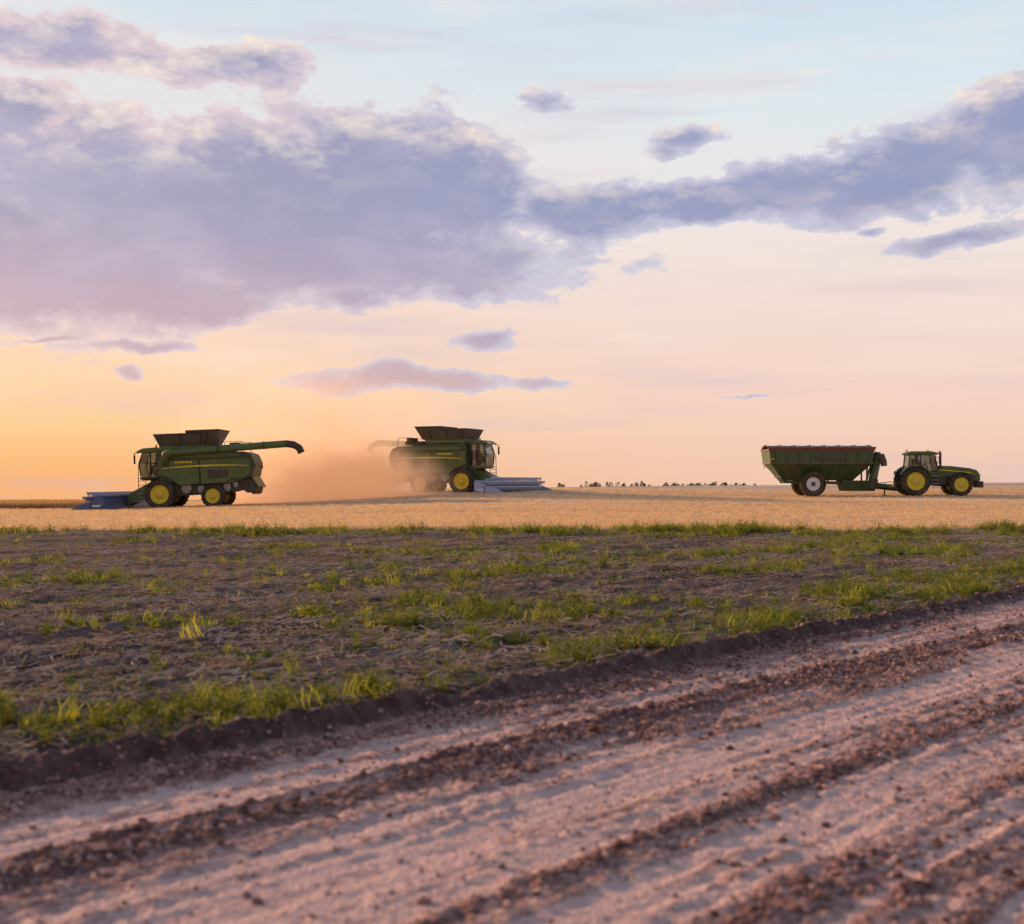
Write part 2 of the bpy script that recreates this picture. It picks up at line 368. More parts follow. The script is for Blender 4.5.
def operator(p,x,y,z):
    V=[(x,y,z),(x-.02,y,z+.25),(x-.02,y,z+.48),(x,y,z+.58),(x+.02,y,z+.72),(x-.02,y+.20,z+.46),(x+.12,y+.24,z+.22),(x+.36,y+.16,z+.28),
       (x-.02,y-.20,z+.46),(x+.12,y-.24,z+.22),(x+.36,y-.16,z+.28),(x+.42,y+.12,z+.02),(x+.48,y+.12,z-.42),(x+.42,y-.12,z+.02),(x+.48,y-.12,z-.42),(x+.60,y+.12,z-.44),(x+.60,y-.12,z-.44)]
    E=[(0,1),(1,2),(2,3),(3,4),(2,5),(5,6),(6,7),(2,8),(8,9),(9,10),(0,11),(11,12),(0,13),(13,14),(12,15),(14,16)]
    R=[.16,.16,.15,.06,.11,.07,.05,.035,.07,.05,.035,.085,.055,.085,.055,.04,.04]
    me=bpy.data.meshes.new('operator'); me.from_pydata(V,E,[]); me.materials.append(M['cloth'])
    o=bpy.data.objects.new('operator',me); COL.objects.link(o); o.parent=p
    o.modifiers.new('skin','SKIN')
    for i,r in enumerate(R): me.skin_vertices[0].data[i].radius=(r,r)
    me.skin_vertices[0].data[0].use_root=True
    o.modifiers.new('sub','SUBSURF').levels=1
    v,f=lathe([(0.001,-.11),(.07,-.09),(.105,0),(.07,.09),(.001,.11)],x+.03,y,z+.74,12); mobj('operator_head',v,f,M['skin'],p,smooth=True)
    v,f=lathe([(0.001,-.12),(.09,-.09),(.12,0),(.09,.09),(.001,.12)],x+.01,y,z+.80,12); mobj('operator_cap',v,f,M['green'],p,smooth=True)

# ------------------------------------------------------------ combine harvester
def combine(name,x,y,yaw,reel_blue,pitch=0,dz=0,scale=1.0,hshift=0.45,W=5.2):
    def xmap(x):
        if x>2.2: return x-hshift
        if x>0.15: return .15+(x-.15)*.80
        if x<-4.0: return -4.0+(x+4.0)*.80
        return x
    p=empty(name,x,y,yaw,pitch,dz)
    G,K=M['green'],M['black']
    prism('chassis',p,[(-5.9,1.2),(-5.7,1.9),(0.9,2.0),(1.1,1.5),(0.4,1.0),(-1.0,0.85),(-4.2,0.95)],-1.15,1.15,K)
    prism('body_shell',p,[(-6.55,2.0),(-6.75,2.9),(-6.45,3.45),(-5.9,3.62),(-3.2,3.78),(0.15,3.85),(0.25,2.0),(-0.6,1.75),(-4.6,1.55),(-5.6,1.75)],-1.40,1.40,M['green_dark'],.06)
    for s in(-1,1):
        y0,y1=(1.41,1.50) if s>0 else (-1.50,-1.41)
        prism('side_shield_front',p,[(-2.55,1.62),(-2.5,3.15),(0.12,3.3),(0.2,2.25),(-0.2,2.15),(-0.75,1.9),(-1.2,1.55)],y0,y1,G,.03)
        prism('side_shield_rear',p,[(-6.35,2.15),(-6.5,2.85),(-6.2,3.15),(-5.2,3.2),(-2.62,3.16),(-2.66,1.58),(-4.3,1.62),(-4.9,1.9),(-5.8,1.85)],y0,y1,G,.03)
        ya,yb=(1.502,1.512) if s>0 else(-1.512,-1.502)
        top=[(-6.2+i*0.32,2.72+0.26*math.sin((i/19)*2.2)-0.012*i) for i in range(20)]
        prof=top+[(xx,zz-0.11*(1-abs(i-10)/14)) for i,(xx,zz) in reversed(list(enumerate(top)))]
        prism('yellow_stripe',p,prof,ya,yb,M['yellow'],0)
        prism('side_grille',p,[(-4.6,1.95),(-4.6,2.45),(-3.1,2.5),(-3.1,1.9)],ya,yb,K,.0)
        for i in range(5): box('grille_slat',p,-4.55,-3.15,ya-0.004,yb+0.004,1.99+.1*i,2.02+.1*i,M['green_dark'],0)
        for k in range(7): box('lettering',p,-2.1+k*.17,-1.98+k*.17,ya,yb,3.0,3.12,M['yellow'],0)
        for xx in(-1.2,-5.2): box('panel_latch',p,xx,xx+.12,ya,yb,2.2,2.28,K,0)
        for xx in(-.55,-3.9,-5.5): box('panel_seam',p,xx,xx+.035,ya+.003*(-1 if s<0 else 1),yb+.003*(-1 if s<0 else 1),2.52,3.1,K,0)
        box('upper_rail_panel',p,-5.6,-0.2,y0,y1,3.32,3.62,G,.03)
        for(px_,pz,r) in((-1.6,1.35,.34),(-2.6,1.25,.25),(-4.4,1.35,.3),(-5.1,1.5,.2)):
            ya2,yb2=(1.17,1.25) if s>0 else(-1.25,-1.17); disc('belt_pulley',p,px_,ya2,yb2,pz,r,M['metal'])
        tube('rear_handrail',p,[(-5.8,1.3*s,3.62),(-5.8,1.3*s,4.3),(-4.3,1.3*s,4.3),(-4.3,1.3*s,3.7)],.025,K)
        box('tail_light',p,-6.78,-6.70,(1.0 if s>0 else -1.25),(1.25 if s>0 else -1.0),2.5,2.75,M['rust_red'],.01)
    prism('straw_chopper',p,[(-6.4,1.9),(-6.8,1.35),(-6.75,1.0),(-6.0,0.9),(-5.5,1.2),(-5.5,1.95)],-1.1,1.1,K,.04)
    prism('tailboard',p,[(-6.5,2.0),(-7.0,1.3),(-6.93,1.24),(-6.4,1.9)],-1.2,1.2,G,.02)
    disc('spreader_left',p,-6.5,.15,1.0,1.02,.22,K); disc('spreader_right',p,-6.5,-1.0,-.15,1.02,.22,K)
    box('engine_hood',p,-5.3,-3.5,-1.0,1.0,3.76,4.05,M['green_dark'],.06)
    box('air_intake_box',p,-5.0,-4.2,-1.2,-.4,3.9,4.3,K,.06)
    tube('exhaust_pipe',p,[(-3.75,.7,3.9),(-3.75,.7,4.45),(-3.9,.7,4.55)],.08,M['metal'])
    box('grain_tank',p,-3.2,0.1,-1.38,1.38,3.86,4.15,G,.04)
    tp=M['tank_panel']
    loft('tank_extension_front',p,(-2.9,0.05,-1.33,1.33),4.15,(-3.15,0.42,-1.68,1.68),4.93,tp,0,True,.04)
    loft('tank_extension_rear',p,(-3.45,-1.75,-1.20,1.20),4.16,(-3.95,-1.75,-1.58,1.58),5.12,tp,0,True,.04)
    tube('tank_rim',p,[(-3.15,-1.68,4.93),(.42,-1.68,4.93),(.42,1.68,4.93),(-3.15,1.68,4.93)],.035,K,True)
    tube('tank_rim_rear',p,[(-3.95,-1.58,5.12),(-1.75,-1.58,5.12),(-1.75,1.58,5.12),(-3.95,1.58,5.12)],.035,K,True)
    for s in(-1,1):
        for xx in(-2.6,-1.3,-.1): tube('tank_rib',p,[(xx,1.36*s,4.16),(xx*1.1,1.71*s,4.91)],.025,K)
    tube('auger_elbow',p,[(-0.35,1.35,3.0),(-0.35,1.72,3.35),(-.45,1.80,3.62),(-.9,1.80,3.72)],.27,G)
    tube('auger_tube',p,[(-0.8,1.80,3.71),(-8.5,1.86,4.02)],.235,G)
    tube('auger_band',p,[(-3.9,1.824,3.838),(-4.0,1.824,3.842)],.26,K); tube('auger_band',p,[(-6.9,1.848,3.962),(-7.0,1.848,3.966)],.26,K)
    tube('auger_spout',p,[(-8.4,1.86,4.02),(-8.9,1.88,3.94),(-9.25,1.88,3.72),(-9.4,1.88,3.4)],.235,K)
    tube('auger_cradle',p,[(-5.0,1.3,3.6),(-5.0,1.85,3.66)],.05,K)
    prism('cab_floor',p,[(0.15,1.95),(0.15,2.2),(1.75,2.2),(1.9,2.05),(1.6,1.95)],-.95,.95,G,.03)
    prism('cab_glass',p,[(0.32,2.2),(0.30,3.78),(1.62,3.78),(1.95,3.1),(1.80,2.2)],-.84,.84,M['glass'],0)
    for s in(-1,1):
        for a_,b_ in(((0.32,2.2),(0.30,3.8)),((1.82,2.2),(1.96,3.1)),((1.96,3.1),(1.63,3.8)),((1.0,2.2),(.98,3.8))):
            tube('cab_pillar',p,[(a_[0],.86*s,a_[1]),(b_[0],.86*s,b_[1])],.045,K)
    prism('cab_roof',p,[(0.1,3.78),(0.15,4.02),(0.5,4.12),(1.6,4.08),(2.05,3.92),(2.1,3.8)],-1.0,1.0,G,.05)
    for yy in(-.8,-.5,.5,.8): box('roof_work_light',p,2.08,2.16,yy-.1,yy+.1,3.82,3.93,M['white'],.01)
    tube('beacon',p,[(.5,.8,4.1),(.5,.8,4.28)],.07,M['orange_light'])
    box('seat',p,.55,1.0,-.25,.25,2.25,2.7,M['seat_grey'],.05); box('seat_back',p,.45,.58,-.25,.25,2.6,3.35,M['seat_grey'],.05)
    operator(p,.75,0,2.82)
    tube('steering_column',p,[(1.45,0,2.25),(1.3,0,2.9)],.05,K)
    tube('steering_wheel',p,[(1.3+.05*math.cos(k),.2*math.sin(k),2.92+.19*math.cos(k)) for k in np.linspace(0,6.0,12)],.02,K,True)
    for s in(-1,1):
        tube('mirror_arm',p,[(1.9,.95*s,3.8),(2.1,1.5*s,3.75),(2.1,1.5*s,3.6)],.03,K)
        box('mirror',p,2.05,2.12,min(1.35*s,1.65*s),max(1.35*s,1.65*s),3.05,3.62,K,.03)
    box('platform',p,.2,1.7,.96,1.55,2.06,2.14,K,.01)
    for k in range(6): box('ladder_step',p,1.15+.02*k,1.75,1.56+.03*k,1.72+.03*k,.55+.27*k,.59+.27*k,M['metal'],.005)
    for xx in(1.15,1.75): tube('ladder_rail',p,[(xx,1.62,.5),(xx,1.66,2.1),(xx,1.55,3.0)],.025,K)
    tube('platform_rail',p,[(.25,1.55,2.1),(.25,1.55,3.05),(1.1,1.55,3.05)],.025,K)
    tube('front_axle',p,[(0,-1.5,1.0),(0,1.5,1.0)],.22,G); tube('rear_axle',p,[(-3.45,-1.4,.80),(-3.45,1.4,.80)],.14,K)
    prism('final_drive',p,[(-.4,.8),(-.3,1.9),(.4,1.9),(.45,.8)],-1.1,1.1,M['green_dark'],.04)
    for s in(-1,1):
        wheel(p,'front_wheel',0,1.62*s,1.0,.80,M['yellow'],s); wheel(p,'rear_wheel',-3.45,1.5*s,.78,.62,M['yellow'],s,18)
    prism('feeder_house',p,[(0.7,1.1),(0.7,2.0),(2.75,1.05),(2.75,.30)],-.7,.7,G,.04)
    tube('feeder_lift_cylinder',p,[(.5,.75,.9),(2.2,.75,.55)],.06,M['metal'])
    B=M[reel_blue]; RC=.86; RR=.40
    prism('header_back',p,[(2.75,.18),(2.75,.92),(2.88,.96),(2.92,.18)],-W,W,B,.02)
    box('header_top_beam',p,2.66,2.84,-W,W,.92,1.04,B,.03)
    prism('header_deck',p,[(2.9,.38),(2.9,.16),(4.1,.07),(4.15,.11)],-W,W,M['black'],.01)
    box('cutter_bar',p,4.1,4.22,-W,W,.05,.11,M['metal'],.0)
    for s in(-1,1):
        a_,b_=(W,W+.16) if s>0 else(-W-.16,-W)
        prism('end_divider',p,[(2.7,.35),(2.7,.90),(3.0,.95),(3.5,.72),(4.3,.50),(5.0,.16),(4.9,.06),(3.9,.10),(3.2,.12)],a_,b_,B,.04)
        box('divider_panel',p,2.9,3.4,a_-.006,b_+.006,.36,.46,M['white'],0); box('divider_shadow_gap',p,3.5,3.56,a_-.006,b_+.006,.15,.68,M['black'],0)
        tube('reel_arm',p,[(2.8,(W-.1)*s,1.0),(3.8,(W-.1)*s,.92)],.07,B)
    tube('reel_shaft',p,[(3.75,-W+.15,RC),(3.75,W-.15,RC)],.13,B)
    v=[];f=[]
    for k in range(6):
        an=k*math.pi/3+.3; bx=3.75+RR*math.cos(an); bz=RC+RR*math.sin(an)
        tube('reel_bat',p,[(bx,-W+.2,bz),(bx,W-.2,bz)],.05,M['blue_light'])
        for yy in np.arange(-W+.3,W-.2,.14):
            o=len(v); v+=[(bx-.02,yy-.02,bz),(bx+.02,yy+.02,bz),(bx-.06,yy,bz-.26)]; f.append((o,o+1,o+2))
        for yy in np.linspace(-W+.3,W-.3,7): tube('reel_spoke',p,[(3.75,yy,RC),(bx,yy,bz)],.025,B)
    mobj('reel_tines',v,f,B,p)
    v,f=lathe([(.001,-W+.1),(.24,-W+.1),(.24,W-.1),(.001,W-.1)],3.2,0,.55,20); mobj('header_auger',v,f,M['metal'],p)
    for c_ in p.children:
        if 'wheel_' in c_.name or 'auger_' in c_.name and 'header' not in c_.name or 'axle' in c_.name: continue
        if c_.type=='MESH':
            for vv in c_.data.vertices: vv.co.x=xmap(vv.co.x)
        else:
            for sp_ in c_.data.splines:
                for pt in sp_.points: pt.co.x=xmap(pt.co.x)
    p.scale=(scale,)*3
    return p
combine('combine_harvester',-22.5,93.0,math.pi-math.radians(1.5),'blue',math.radians(2.0),-.10,.98,.20,5.6)
combine('combine_harvester',-3.00,103.5,math.radians(-20),'blue_light',0,-.20,.96,.10,5.8)

# ------------------------------------------------------------ tractor
def tractor(x,y,yaw):
    p=empty('tractor',x,y,yaw); G,K=M['green'],M['black']
    prism('transmission_housing',p,[(-.7,.8),(-.6,1.45),(1.7,1.4),(1.7,.75)],-.45,.45,M['green_dark'],.05)
    prism('engine_block',p,[(1.5,.7),(1.5,1.4),(4.1,1.3),(4.2,.8),(3.6,.62)],-.36,.36,K,.05)
    hp=[(1.62,1.25),(1.62,2.12),(2.6,2.10),(3.9,1.95),(4.40,1.82),(4.62,1.55),(4.64,1.05),(4.45,.95),(3.9,1.2),(3.0,1.3)]
    prism('hood',p,hp,-.46,.46,G,.09)
    for s in(-1,1):
        a_,b_=(.462,.475) if s>0 else(-.475,-.462)
        prism('hood_stripe',p,[(1.75,1.80),(1.75,1.88),(3.9,1.68),(4.35,1.5),(3.9,1.60)],a_,b_,M['yellow'],0)
        prism('hood_side_grille',p,[(2.9,1.38),(2.9,1.62),(4.1,1.5),(4.35,1.2),(3.9,1.27)],a_,b_,K,0)
        a_,b_=(.2,.4) if s>0 else(-.4,-.2)
        box('headlight',p,4.60,4.68,a_,b_,1.35,1.5,M['white'],.02)
    box('nose_grille',p,4.62,4.66,-.38,.38,1.08,1.32,K,.01)
    prism('front_weights',p,[(4.35,.65),(4.35,1.0),(4.8,1.0),(4.85,.72),(4.7,.6)],-.4,.4,K,.03)
    for k in range(7): box('weight_plate',p,4.4,4.88,-.38+.115*k,-.30+.115*k,.58,1.03,M['green_dark'],.01)
    prism('cab_base',p,[(-.35,1.3),(-.4,1.75),(1.6,1.75),(1.65,1.2)],-.62,.62,G,.04)
    prism('cab_glass',p,[(-.42,1.75),(-.30,2.85),(1.42,2.85),(1.64,1.75)],-.74,.74,M['glass'],0)
    for s in(-1,1):
        for a_,b_ in(((-.42,1.75),(-.3,2.88)),((1.64,1.75),(1.42,2.88)),((.45,1.75),(.42,2.88))): tube('cab_pillar',p,[(a_[0],.76*s,a_[1]),(b_[0],.76*s,b_[1])],.045,K)
        a_,b_=(.62,1.25) if s>0 else(-1.25,-.62)
        pf=[(1.12*math.cos(t_),1.02+1.14*math.sin(t_)) for t_ in np.linspace(.35,2.7,12)]
        pf2=[(1.06*math.cos(t_),1.02+1.07*math.sin(t_)) for t_ in np.linspace(2.7,.35,12)]
        prism('rear_fender',p,pf+pf2,a_,b_,G,.01)
        box('fender_light',p,-1.0,-.92,min(.8*s,1.1*s),max(.8*s,1.1*s),1.62,1.74,M['rust_red'],.01)
        tube('mirror_arm',p,[(1.45,.8*s,2.7),(1.6,1.25*s,2.7)],.025,K); box('mirror',p,1.57,1.63,min(1.15*s,1.4*s),max(1.15*s,1.4*s),2.25,2.72,K,.02)
        pf=[(3.1+.84*math.cos(t_),.76+.92*math.sin(t_)) for t_ in np.linspace(.6,2.3,9)]; pf2=[(3.1+.80*math.cos(t_),.76+.87*math.sin(t_)) for t_ in np.linspace(2.3,.6,9)]
        a_,b_=(.85,1.3) if s>0 else(-1.3,-.85); prism('front_fender',p,pf+pf2,a_,b_,K,0)
    prism('cab_roof',p,[(-.5,2.86),(-.5,3.0),(-.2,3.12),(1.2,3.12),(1.62,3.02),(1.66,2.88)],-.86,.86,G,.05)
    for yy in(-.65,.65): box('roof_light',p,1.66,1.72,yy-.12,yy+.12,2.90,3.0,M['white'],.01)
    tube('gps_receiver',p,[(1.1,0,3.12),(1.1,0,3.2)],.14,M['yellow']); tube('beacon',p,[(-.2,.6,3.1),(-.2,.6,3.26)],.06,M['orange_light'])
    tube('exhaust_stack',p,[(1.85,-.55,1.9),(1.85,-.55,2.95),(1.78,-.55,3.12)],.085,K); tube('air_intake',p,[(1.85,.5,1.9),(1.85,.5,2.4)],.09,K)
    box('seat',p,.1,.6,-.25,.25,1.75,2.05,M['seat_grey'],.05); box('seat_back',p,0,.14,-.25,.25,1.95,2.6,M['seat_grey'],.05); operator(p,.35,0,2.10)
    tube('steering_column',p,[(1.15,0,1.75),(.95,0,2.3)],.05,K); tube('steering_wheel',p,[(.95+.08*math.cos(k),.2*math.sin(k),2.34+.17*math.cos(k)) for k in np.linspace(0,6.0,12)],.02,K,True)
    box('fuel_tank',p,.9,2.2,-.85,-.48,.75,1.3,K,.08); box('fuel_tank_far',p,.9,2.2,.48,.85,.75,1.3,K,.08)
    for k in range(4): box('cab_step',p,1.1,1.6,-1.05,-.86,.55+.27*k,.59+.27*k,M['metal'],0)
    tube('rear_axle',p,[(0,-1.2,1.02),(0,1.2,1.02)],.13,M['green_dark']); tube('front_axle',p,[(3.1,-1.1,.78),(3.1,1.1,.78)],.13,M['green_dark'])
    for s in(-1,1):
        wheel(p,'rear_wheel',0,.98*s,1.02,.56,M['yellow'],s,22,.60)
        wheel(p,'front_wheel',3.1,1.12*s,.80,.50,M['yellow'],s,18,.60)
    tube('hitch_arm_left',p,[(-.5,.35,1.2),(-1.1,.4,.75)],.05,K); tube('hitch_arm_right',p,[(-.5,-.35,1.2),(-1.1,-.4,.75)],.05,K)
    box('drawbar',p,-1.3,-.3,-.07,.07,.45,.52,K,.01)
    return p
TY=100.0
tractor((911-512)/FPX*TY+.05,TY,math.radians(-2))

# ------------------------------------------------------------ grain cart
def cart(x,y,yaw):
    p=empty('grain_cart',x,y,yaw); C,K=M['cart_green'],M['black']
    loft('hopper_upper',p,(-2.95,4.15,-1.75,1.75),2.35,(-3.05,4.25,-1.8,1.8),3.22,C,.03)
    loft('hopper_lower',p,(-1.9,3.0,-.75,.75),1.15,(-2.95,4.15,-1.74,1.74),2.35,C,.03)
    loft('rim',p,(-3.10,4.30,-1.85,1.85),3.22,(-3.10,4.30,-1.85,1.85),3.35,M['rust_red'],.02)
    box('belt_line',p,-3.0,4.2,-1.80,1.80,2.30,2.38,M['rust_red'],.01)
    for s in(-1,1):
        for xx in np.linspace(-2.6,3.9,9):
            prism('side_rib',p,[(xx,2.385),(xx,3.21),(xx+.07,3.21),(xx+.07,2.385)],min(1.74*s,1.86*s),max(1.74*s,1.86*s),C,.01)
            bx=0.6+(xx-.6)*.72; tube('lower_rib',p,[(xx,1.76*s,2.33),(bx,.92*s,1.25)],.04,C)
        box('side_reflector',p,-2.9,-2.7,min(1.80*s,1.87*s),max(1.80*s,1.87*s),2.6,2.7,M['orange_light'],0)
        box('side_plate',p,.2,2.2,min(1.80*s,1.868*s),max(1.80*s,1.868*s),2.7,2.95,M['tank_panel'],0)
    v=[];f=[];n=9
    for i in range(15):
        xx=-3.05+7.3*i/14; sag=.05*(i%2)
        for k in range(n):
            yy=-1.8+3.6*k/(n-1); v.append((xx,yy,3.36+ (.28-sag)*math.sin(math.pi*k/(n-1))))
    for i in range(14):
        for k in range(n-1): f.append((i*n+k,(i+1)*n+k,(i+1)*n+k+1,i*n+k+1))
    mobj('tarp',v,f,M['tarp'],p,smooth=True,solid=.02)
    tube('tarp_roll',p,[(-3.15,-1.86,3.42),(4.35,-1.86,3.42)],.075,M['rust_red'])
    for i in range(8):
        xx=-3.05+7.3*i/7; tube('tarp_bow',p,[(xx,-1.8+3.6*k/8,3.38+.29*math.sin(math.pi*k/8)) for k in range(9)],.025,M['metal'])
    for s in(-1,1): prism('frame_rail',p,[(-1.9,.95),(-1.9,1.15),(4.3,1.05),(6.3,.62),(6.3,.48),(4.2,.82)],min(.55*s,.75*s),max(.55*s,.75*s),C,.02)
    for xx,zz in((-1.8,1.0),(1.2,.95),(3.9,.9)): box('crossmember',p,xx,xx+.15,-.76,.76,zz,zz+.15,C,.01)
    for s in(-1,1):
        tube('hopper_strut',p,[(3.9,.65*s,.95),(4.1,1.6*s,2.35)],.07,C); tube('hopper_strut',p,[(-1.8,.65*s,1.0),(-2.8,1.6*s,2.35)],.07,C)
        tube('hopper_strut',p,[(1.2,.65*s,.95),(1.3,1.55*s,2.2)],.06,C)
    prism('tongue',p,[(4.2,.62),(4.2,.86),(6.2,.56),(6.5,.52),(6.5,.42),(6.1,.40)],-.2,.2,C,.02)
    tube('pto_shaft',p,[(4.0,0,1.0),(6.5,0,.75)],.05,M['yellow'])
    tube('hydraulic_hose',p,[(4.2,.3,1.4),(5.0,.32,.95),(5.9,.3,1.05),(6.6,.2,.95)],.025,K)
    tube('jack_stand',p,[(5.3,-.35,.95),(5.3,-.35,.15)],.05,K); box('jack_foot',p,5.18,5.42,-.47,-.23,.08,.14,K,.01)
    loft('auger_sump',p,(2.3,4.5,-.9,.6),.40,(2.1,4.6,-1.2,.8),1.15,C,.03)
    box('gearbox',p,4.1,4.65,-1.22,-.6,.55,1.25,K,.05)
    tube('vertical_auger',p,[(4.25,-.85,.7),(4.5,-1.15,2.2),(4.6,-1.25,2.75)],.29,C)
    tube('folded_auger',p,[(4.62,-1.35,2.9),(4.75,.2,2.35),(4.85,1.4,1.8)],.27,C)
    tube('auger_hinge',p,[(4.5,-1.2,2.65),(4.72,-1.3,3.0)],.35,K)
    tube('auger_spout',p,[(4.8,-1.45,2.95),(4.95,-1.55,2.5),(4.98,-1.55,2.15)],.22,M['tank_panel'])
    tube('auger_fold_cylinder',p,[(4.35,-1.3,1.3),(4.85,-1.4,2.6)],.05,M['metal'])
    box('ladder_panel',p,4.28,4.33,.4,.9,1.3,3.2,M['metal'],.0)
    tube('axle',p,[(0,-1.9,.90),(0,1.9,.90)],.14,K)
    box('axle_saddle',p,-.3,.3,-.8,.8,.9,1.2,C,.03)
    for s in(-1,1): wheel(p,'wheel',0,1.55*s,.90,.75,M['white'],s,20,.52)
    tube('slow_vehicle_sign',p,[(-3.12,-.2,2.0),(-3.12,.2,2.0),(-3.12,0,2.35)],.02,M['orange_light'],True)
    box('rear_lamp_bar',p,-2.2,-2.1,-1.3,1.3,1.35,1.45,K,.01)
    return p
CYp=101.0
cart((808-512)/FPX*CYp+.02,CYp,math.radians(-1))

# ------------------------------------------------------------ scatter instancing
def scatter(name,pts,scl,protos,tilt=0.15,sz=None):
    n=len(pts); me=bpy.data.meshes.new(name); me.vertices.add(n); me.vertices.foreach_set('co',pts.astype(np.float32).ravel())
    s3=np.stack([scl,scl,scl if sz is None else sz],1)
    a_=me.attributes.new('scl','FLOAT_VECTOR','POINT'); a_.data.foreach_set('vector',s3.astype(np.float32).ravel())
    r=np.stack([rng.normal(0,tilt,n),rng.normal(0,tilt,n),rng.uniform(0,6.283,n)],1)
    a_=me.attributes.new('rot','FLOAT_VECTOR','POINT'); a_.data.foreach_set('vector',r.astype(np.float32).ravel())
    a_=me.attributes.new('idx','INT','POINT'); a_.data.foreach_set('value',rng.integers(0,len(protos),n).astype(np.int32))
    o=bpy.data.objects.new(name,me); COL.objects.link(o)
    cl=bpy.data.collections.new(name+'_parts')
    for p in protos: cl.objects.link(p)
    g=bpy.data.node_groups.new(name+'_gn','GeometryNodeTree')
    g.interface.new_socket('Geometry',in_out='INPUT',socket_type='NodeSocketGeometry'); g.interface.new_socket('Geometry',in_out='OUTPUT',socket_type='NodeSocketGeometry')
    gi=g.nodes.new('NodeGroupInput'); go=g.nodes.new('NodeGroupOutput'); ip=g.nodes.new('GeometryNodeInstanceOnPoints'); ci=g.nodes.new('GeometryNodeCollectionInfo')
    ci.inputs['Collection'].default_value=cl; ci.inputs['Separate Children'].default_value=True; ci.inputs['Reset Children'].default_value=True
    def na(nm,dt):
        x=g.nodes.new('GeometryNodeInputNamedAttribute'); x.data_type=dt; x.inputs['Name'].default_value=nm; return x.outputs['Attribute']
    g.links.new(gi.outputs[0],ip.inputs['Points']); g.links.new(ci.outputs[0],ip.inputs['Instance']); ip.inputs['Pick Instance'].default_value=True
    g.links.new(na('idx','INT'),ip.inputs['Instance Index']); g.links.new(na('rot','FLOAT_VECTOR'),ip.inputs['Rotation']); g.links.new(na('scl','FLOAT_VECTOR'),ip.inputs['Scale'])
    g.links.new(ip.outputs[0],go.inputs[0])
    md=o.modifiers.new('gn','NODES'); md.node_group=g
    return o
def proto(name,v,f,mat):
    me=bpy.data.meshes.new(name); me.from_pydata(v,[],f); me.update(); me.materials.append(mat)
    return bpy.data.objects.new(name,me)
def leafmat(name,c0,c1,trans=0.45):
    m=bpy.data.materials.new(name); m.use_nodes=True; t=NT(m.node_tree); t.n.clear()
    oi=t.add('ShaderNodeObjectInfo').outputs['Random']; ge=t.add('ShaderNodeNewGeometry').outputs['Random Per Island']
    f=t.m('ADD',t.m('MULTIPLY',oi,.6),t.m('MULTIPLY',ge,.4)); c=t.mix(f,c0,c1)
    d=t.add('ShaderNodeBsdfDiffuse'); t.put(d.inputs[0],c); tl=t.add('ShaderNodeBsdfTranslucent'); t.put(tl.inputs[0],t.mix(1,c,(1.7,1.5,.8,1),'MULTIPLY'))
    mx=t.add('ShaderNodeMixShader'); mx.inputs[0].default_value=trans; t.l.new(d.outputs[0],mx.inputs[1]); t.l.new(tl.outputs[0],mx.inputs[2])
    o=t.add('ShaderNodeOutputMaterial'); t.l.new(mx.outputs[0],o.inputs[0]); return m
grassM=leafmat('grass_leaf',(0.11,0.16,0.03,1),(0.40,0.38,0.08,1),.5); weedM=leafmat('weed_leaf',(0.07,0.12,0.03,1),(0.36,0.35,0.08,1),.5); strawM=leafmat('straw',(0.52,0.35,0.23,1),(0.86,0.65,0.47,1),.3)
def tuft(n,spread,w,bend,seed,lo=.5):
    r=random.Random(seed); v=[];f=[]
    for i in range(n):
        an=r.uniform(0,6.283); rr=spread*math.sqrt(r.random()); bx,by=rr*math.cos(an),rr*math.sin(an)
        L=r.uniform(lo,1.0); la=r.uniform(0,6.283); bd=bend*r.uniform(.3,1.2)*L; ca=la+1.57; wx,wy=w*math.cos(ca),w*math.sin(ca)
        o=len(v)
        for k,(tt,ww) in enumerate(((0,.7),(.4,1),(.75,.7),(1,0.02))):
            cx=bx+math.cos(la)*bd*tt*tt; cy=by+math.sin(la)*bd*tt*tt; cz=L*tt*(1-.25*bend*tt)-.03
            v+= [(cx-wx*ww,cy-wy*ww,cz),(cx+wx*ww,cy+wy*ww,cz)]
        for k in range(3): f.append((o+2*k,o+2*k+1,o+2*k+3,o+2*k+2))
    return v,f
def weed(seed):
    r=random.Random(seed); v=[];f=[]
    for s_ in range(9):
        la=r.uniform(0,6.283); L=r.uniform(.45,1); lean=r.uniform(.1,.7)
        for k in range(9):
            tt=.12+.88*k/8; cx=math.cos(la)*lean*tt; cy=math.sin(la)*lean*tt; cz=L*tt
            a2=r.uniform(0,6.283); ln=r.uniform(.13,.26)*(1.2-tt*.6); wd=ln*.35; up=r.uniform(-.1,.5)*ln
            dx,dy=math.cos(a2),math.sin(a2); o=len(v)
            v+=[(cx,cy,cz),(cx+dx*ln*.5-dy*wd,cy+dy*ln*.5+dx*wd,cz+up*.6),(cx+dx*ln,cy+dy*ln,cz+up),(cx+dx*ln*.5+dy*wd,cy+dy*ln*.5-dx*wd,cz+up*.6)]
            f.append((o,o+1,o+2,o+3))
    return v,f
protos=[proto('grass_tuft_%d'%i,*tuft(22,.5,.024,.9,100+i,.35),grassM) for i in range(2)]+[proto('weed_%d'%i,*weed(200+i),weedM) for i in range(5)]
N=560000
gx=rng.uniform(-30,32,N); gy=rng.uniform(6,56,N)
keep=np.abs(gx)<gy*.45+2; gx,gy=gx[keep],gy[keep]
d=grassdens(gx,gy); acc=rng.random(len(gx))<(d*0.38*np.where(gy<22,1,.75))
q_,_=qa(gx,gy); acc|=(rng.random(len(gx))<0.012)&(q_<-.1)&(gy<50)&(stubmask(gx,gy)<.5); acc|=(rng.random(len(gx))<0.0002)&(q_>0.3)&(gy<30)
gx,gy=gx[acc],gy[acc]; d=d[acc]
big=fbm(gx*.9,gy*.9,77,2)
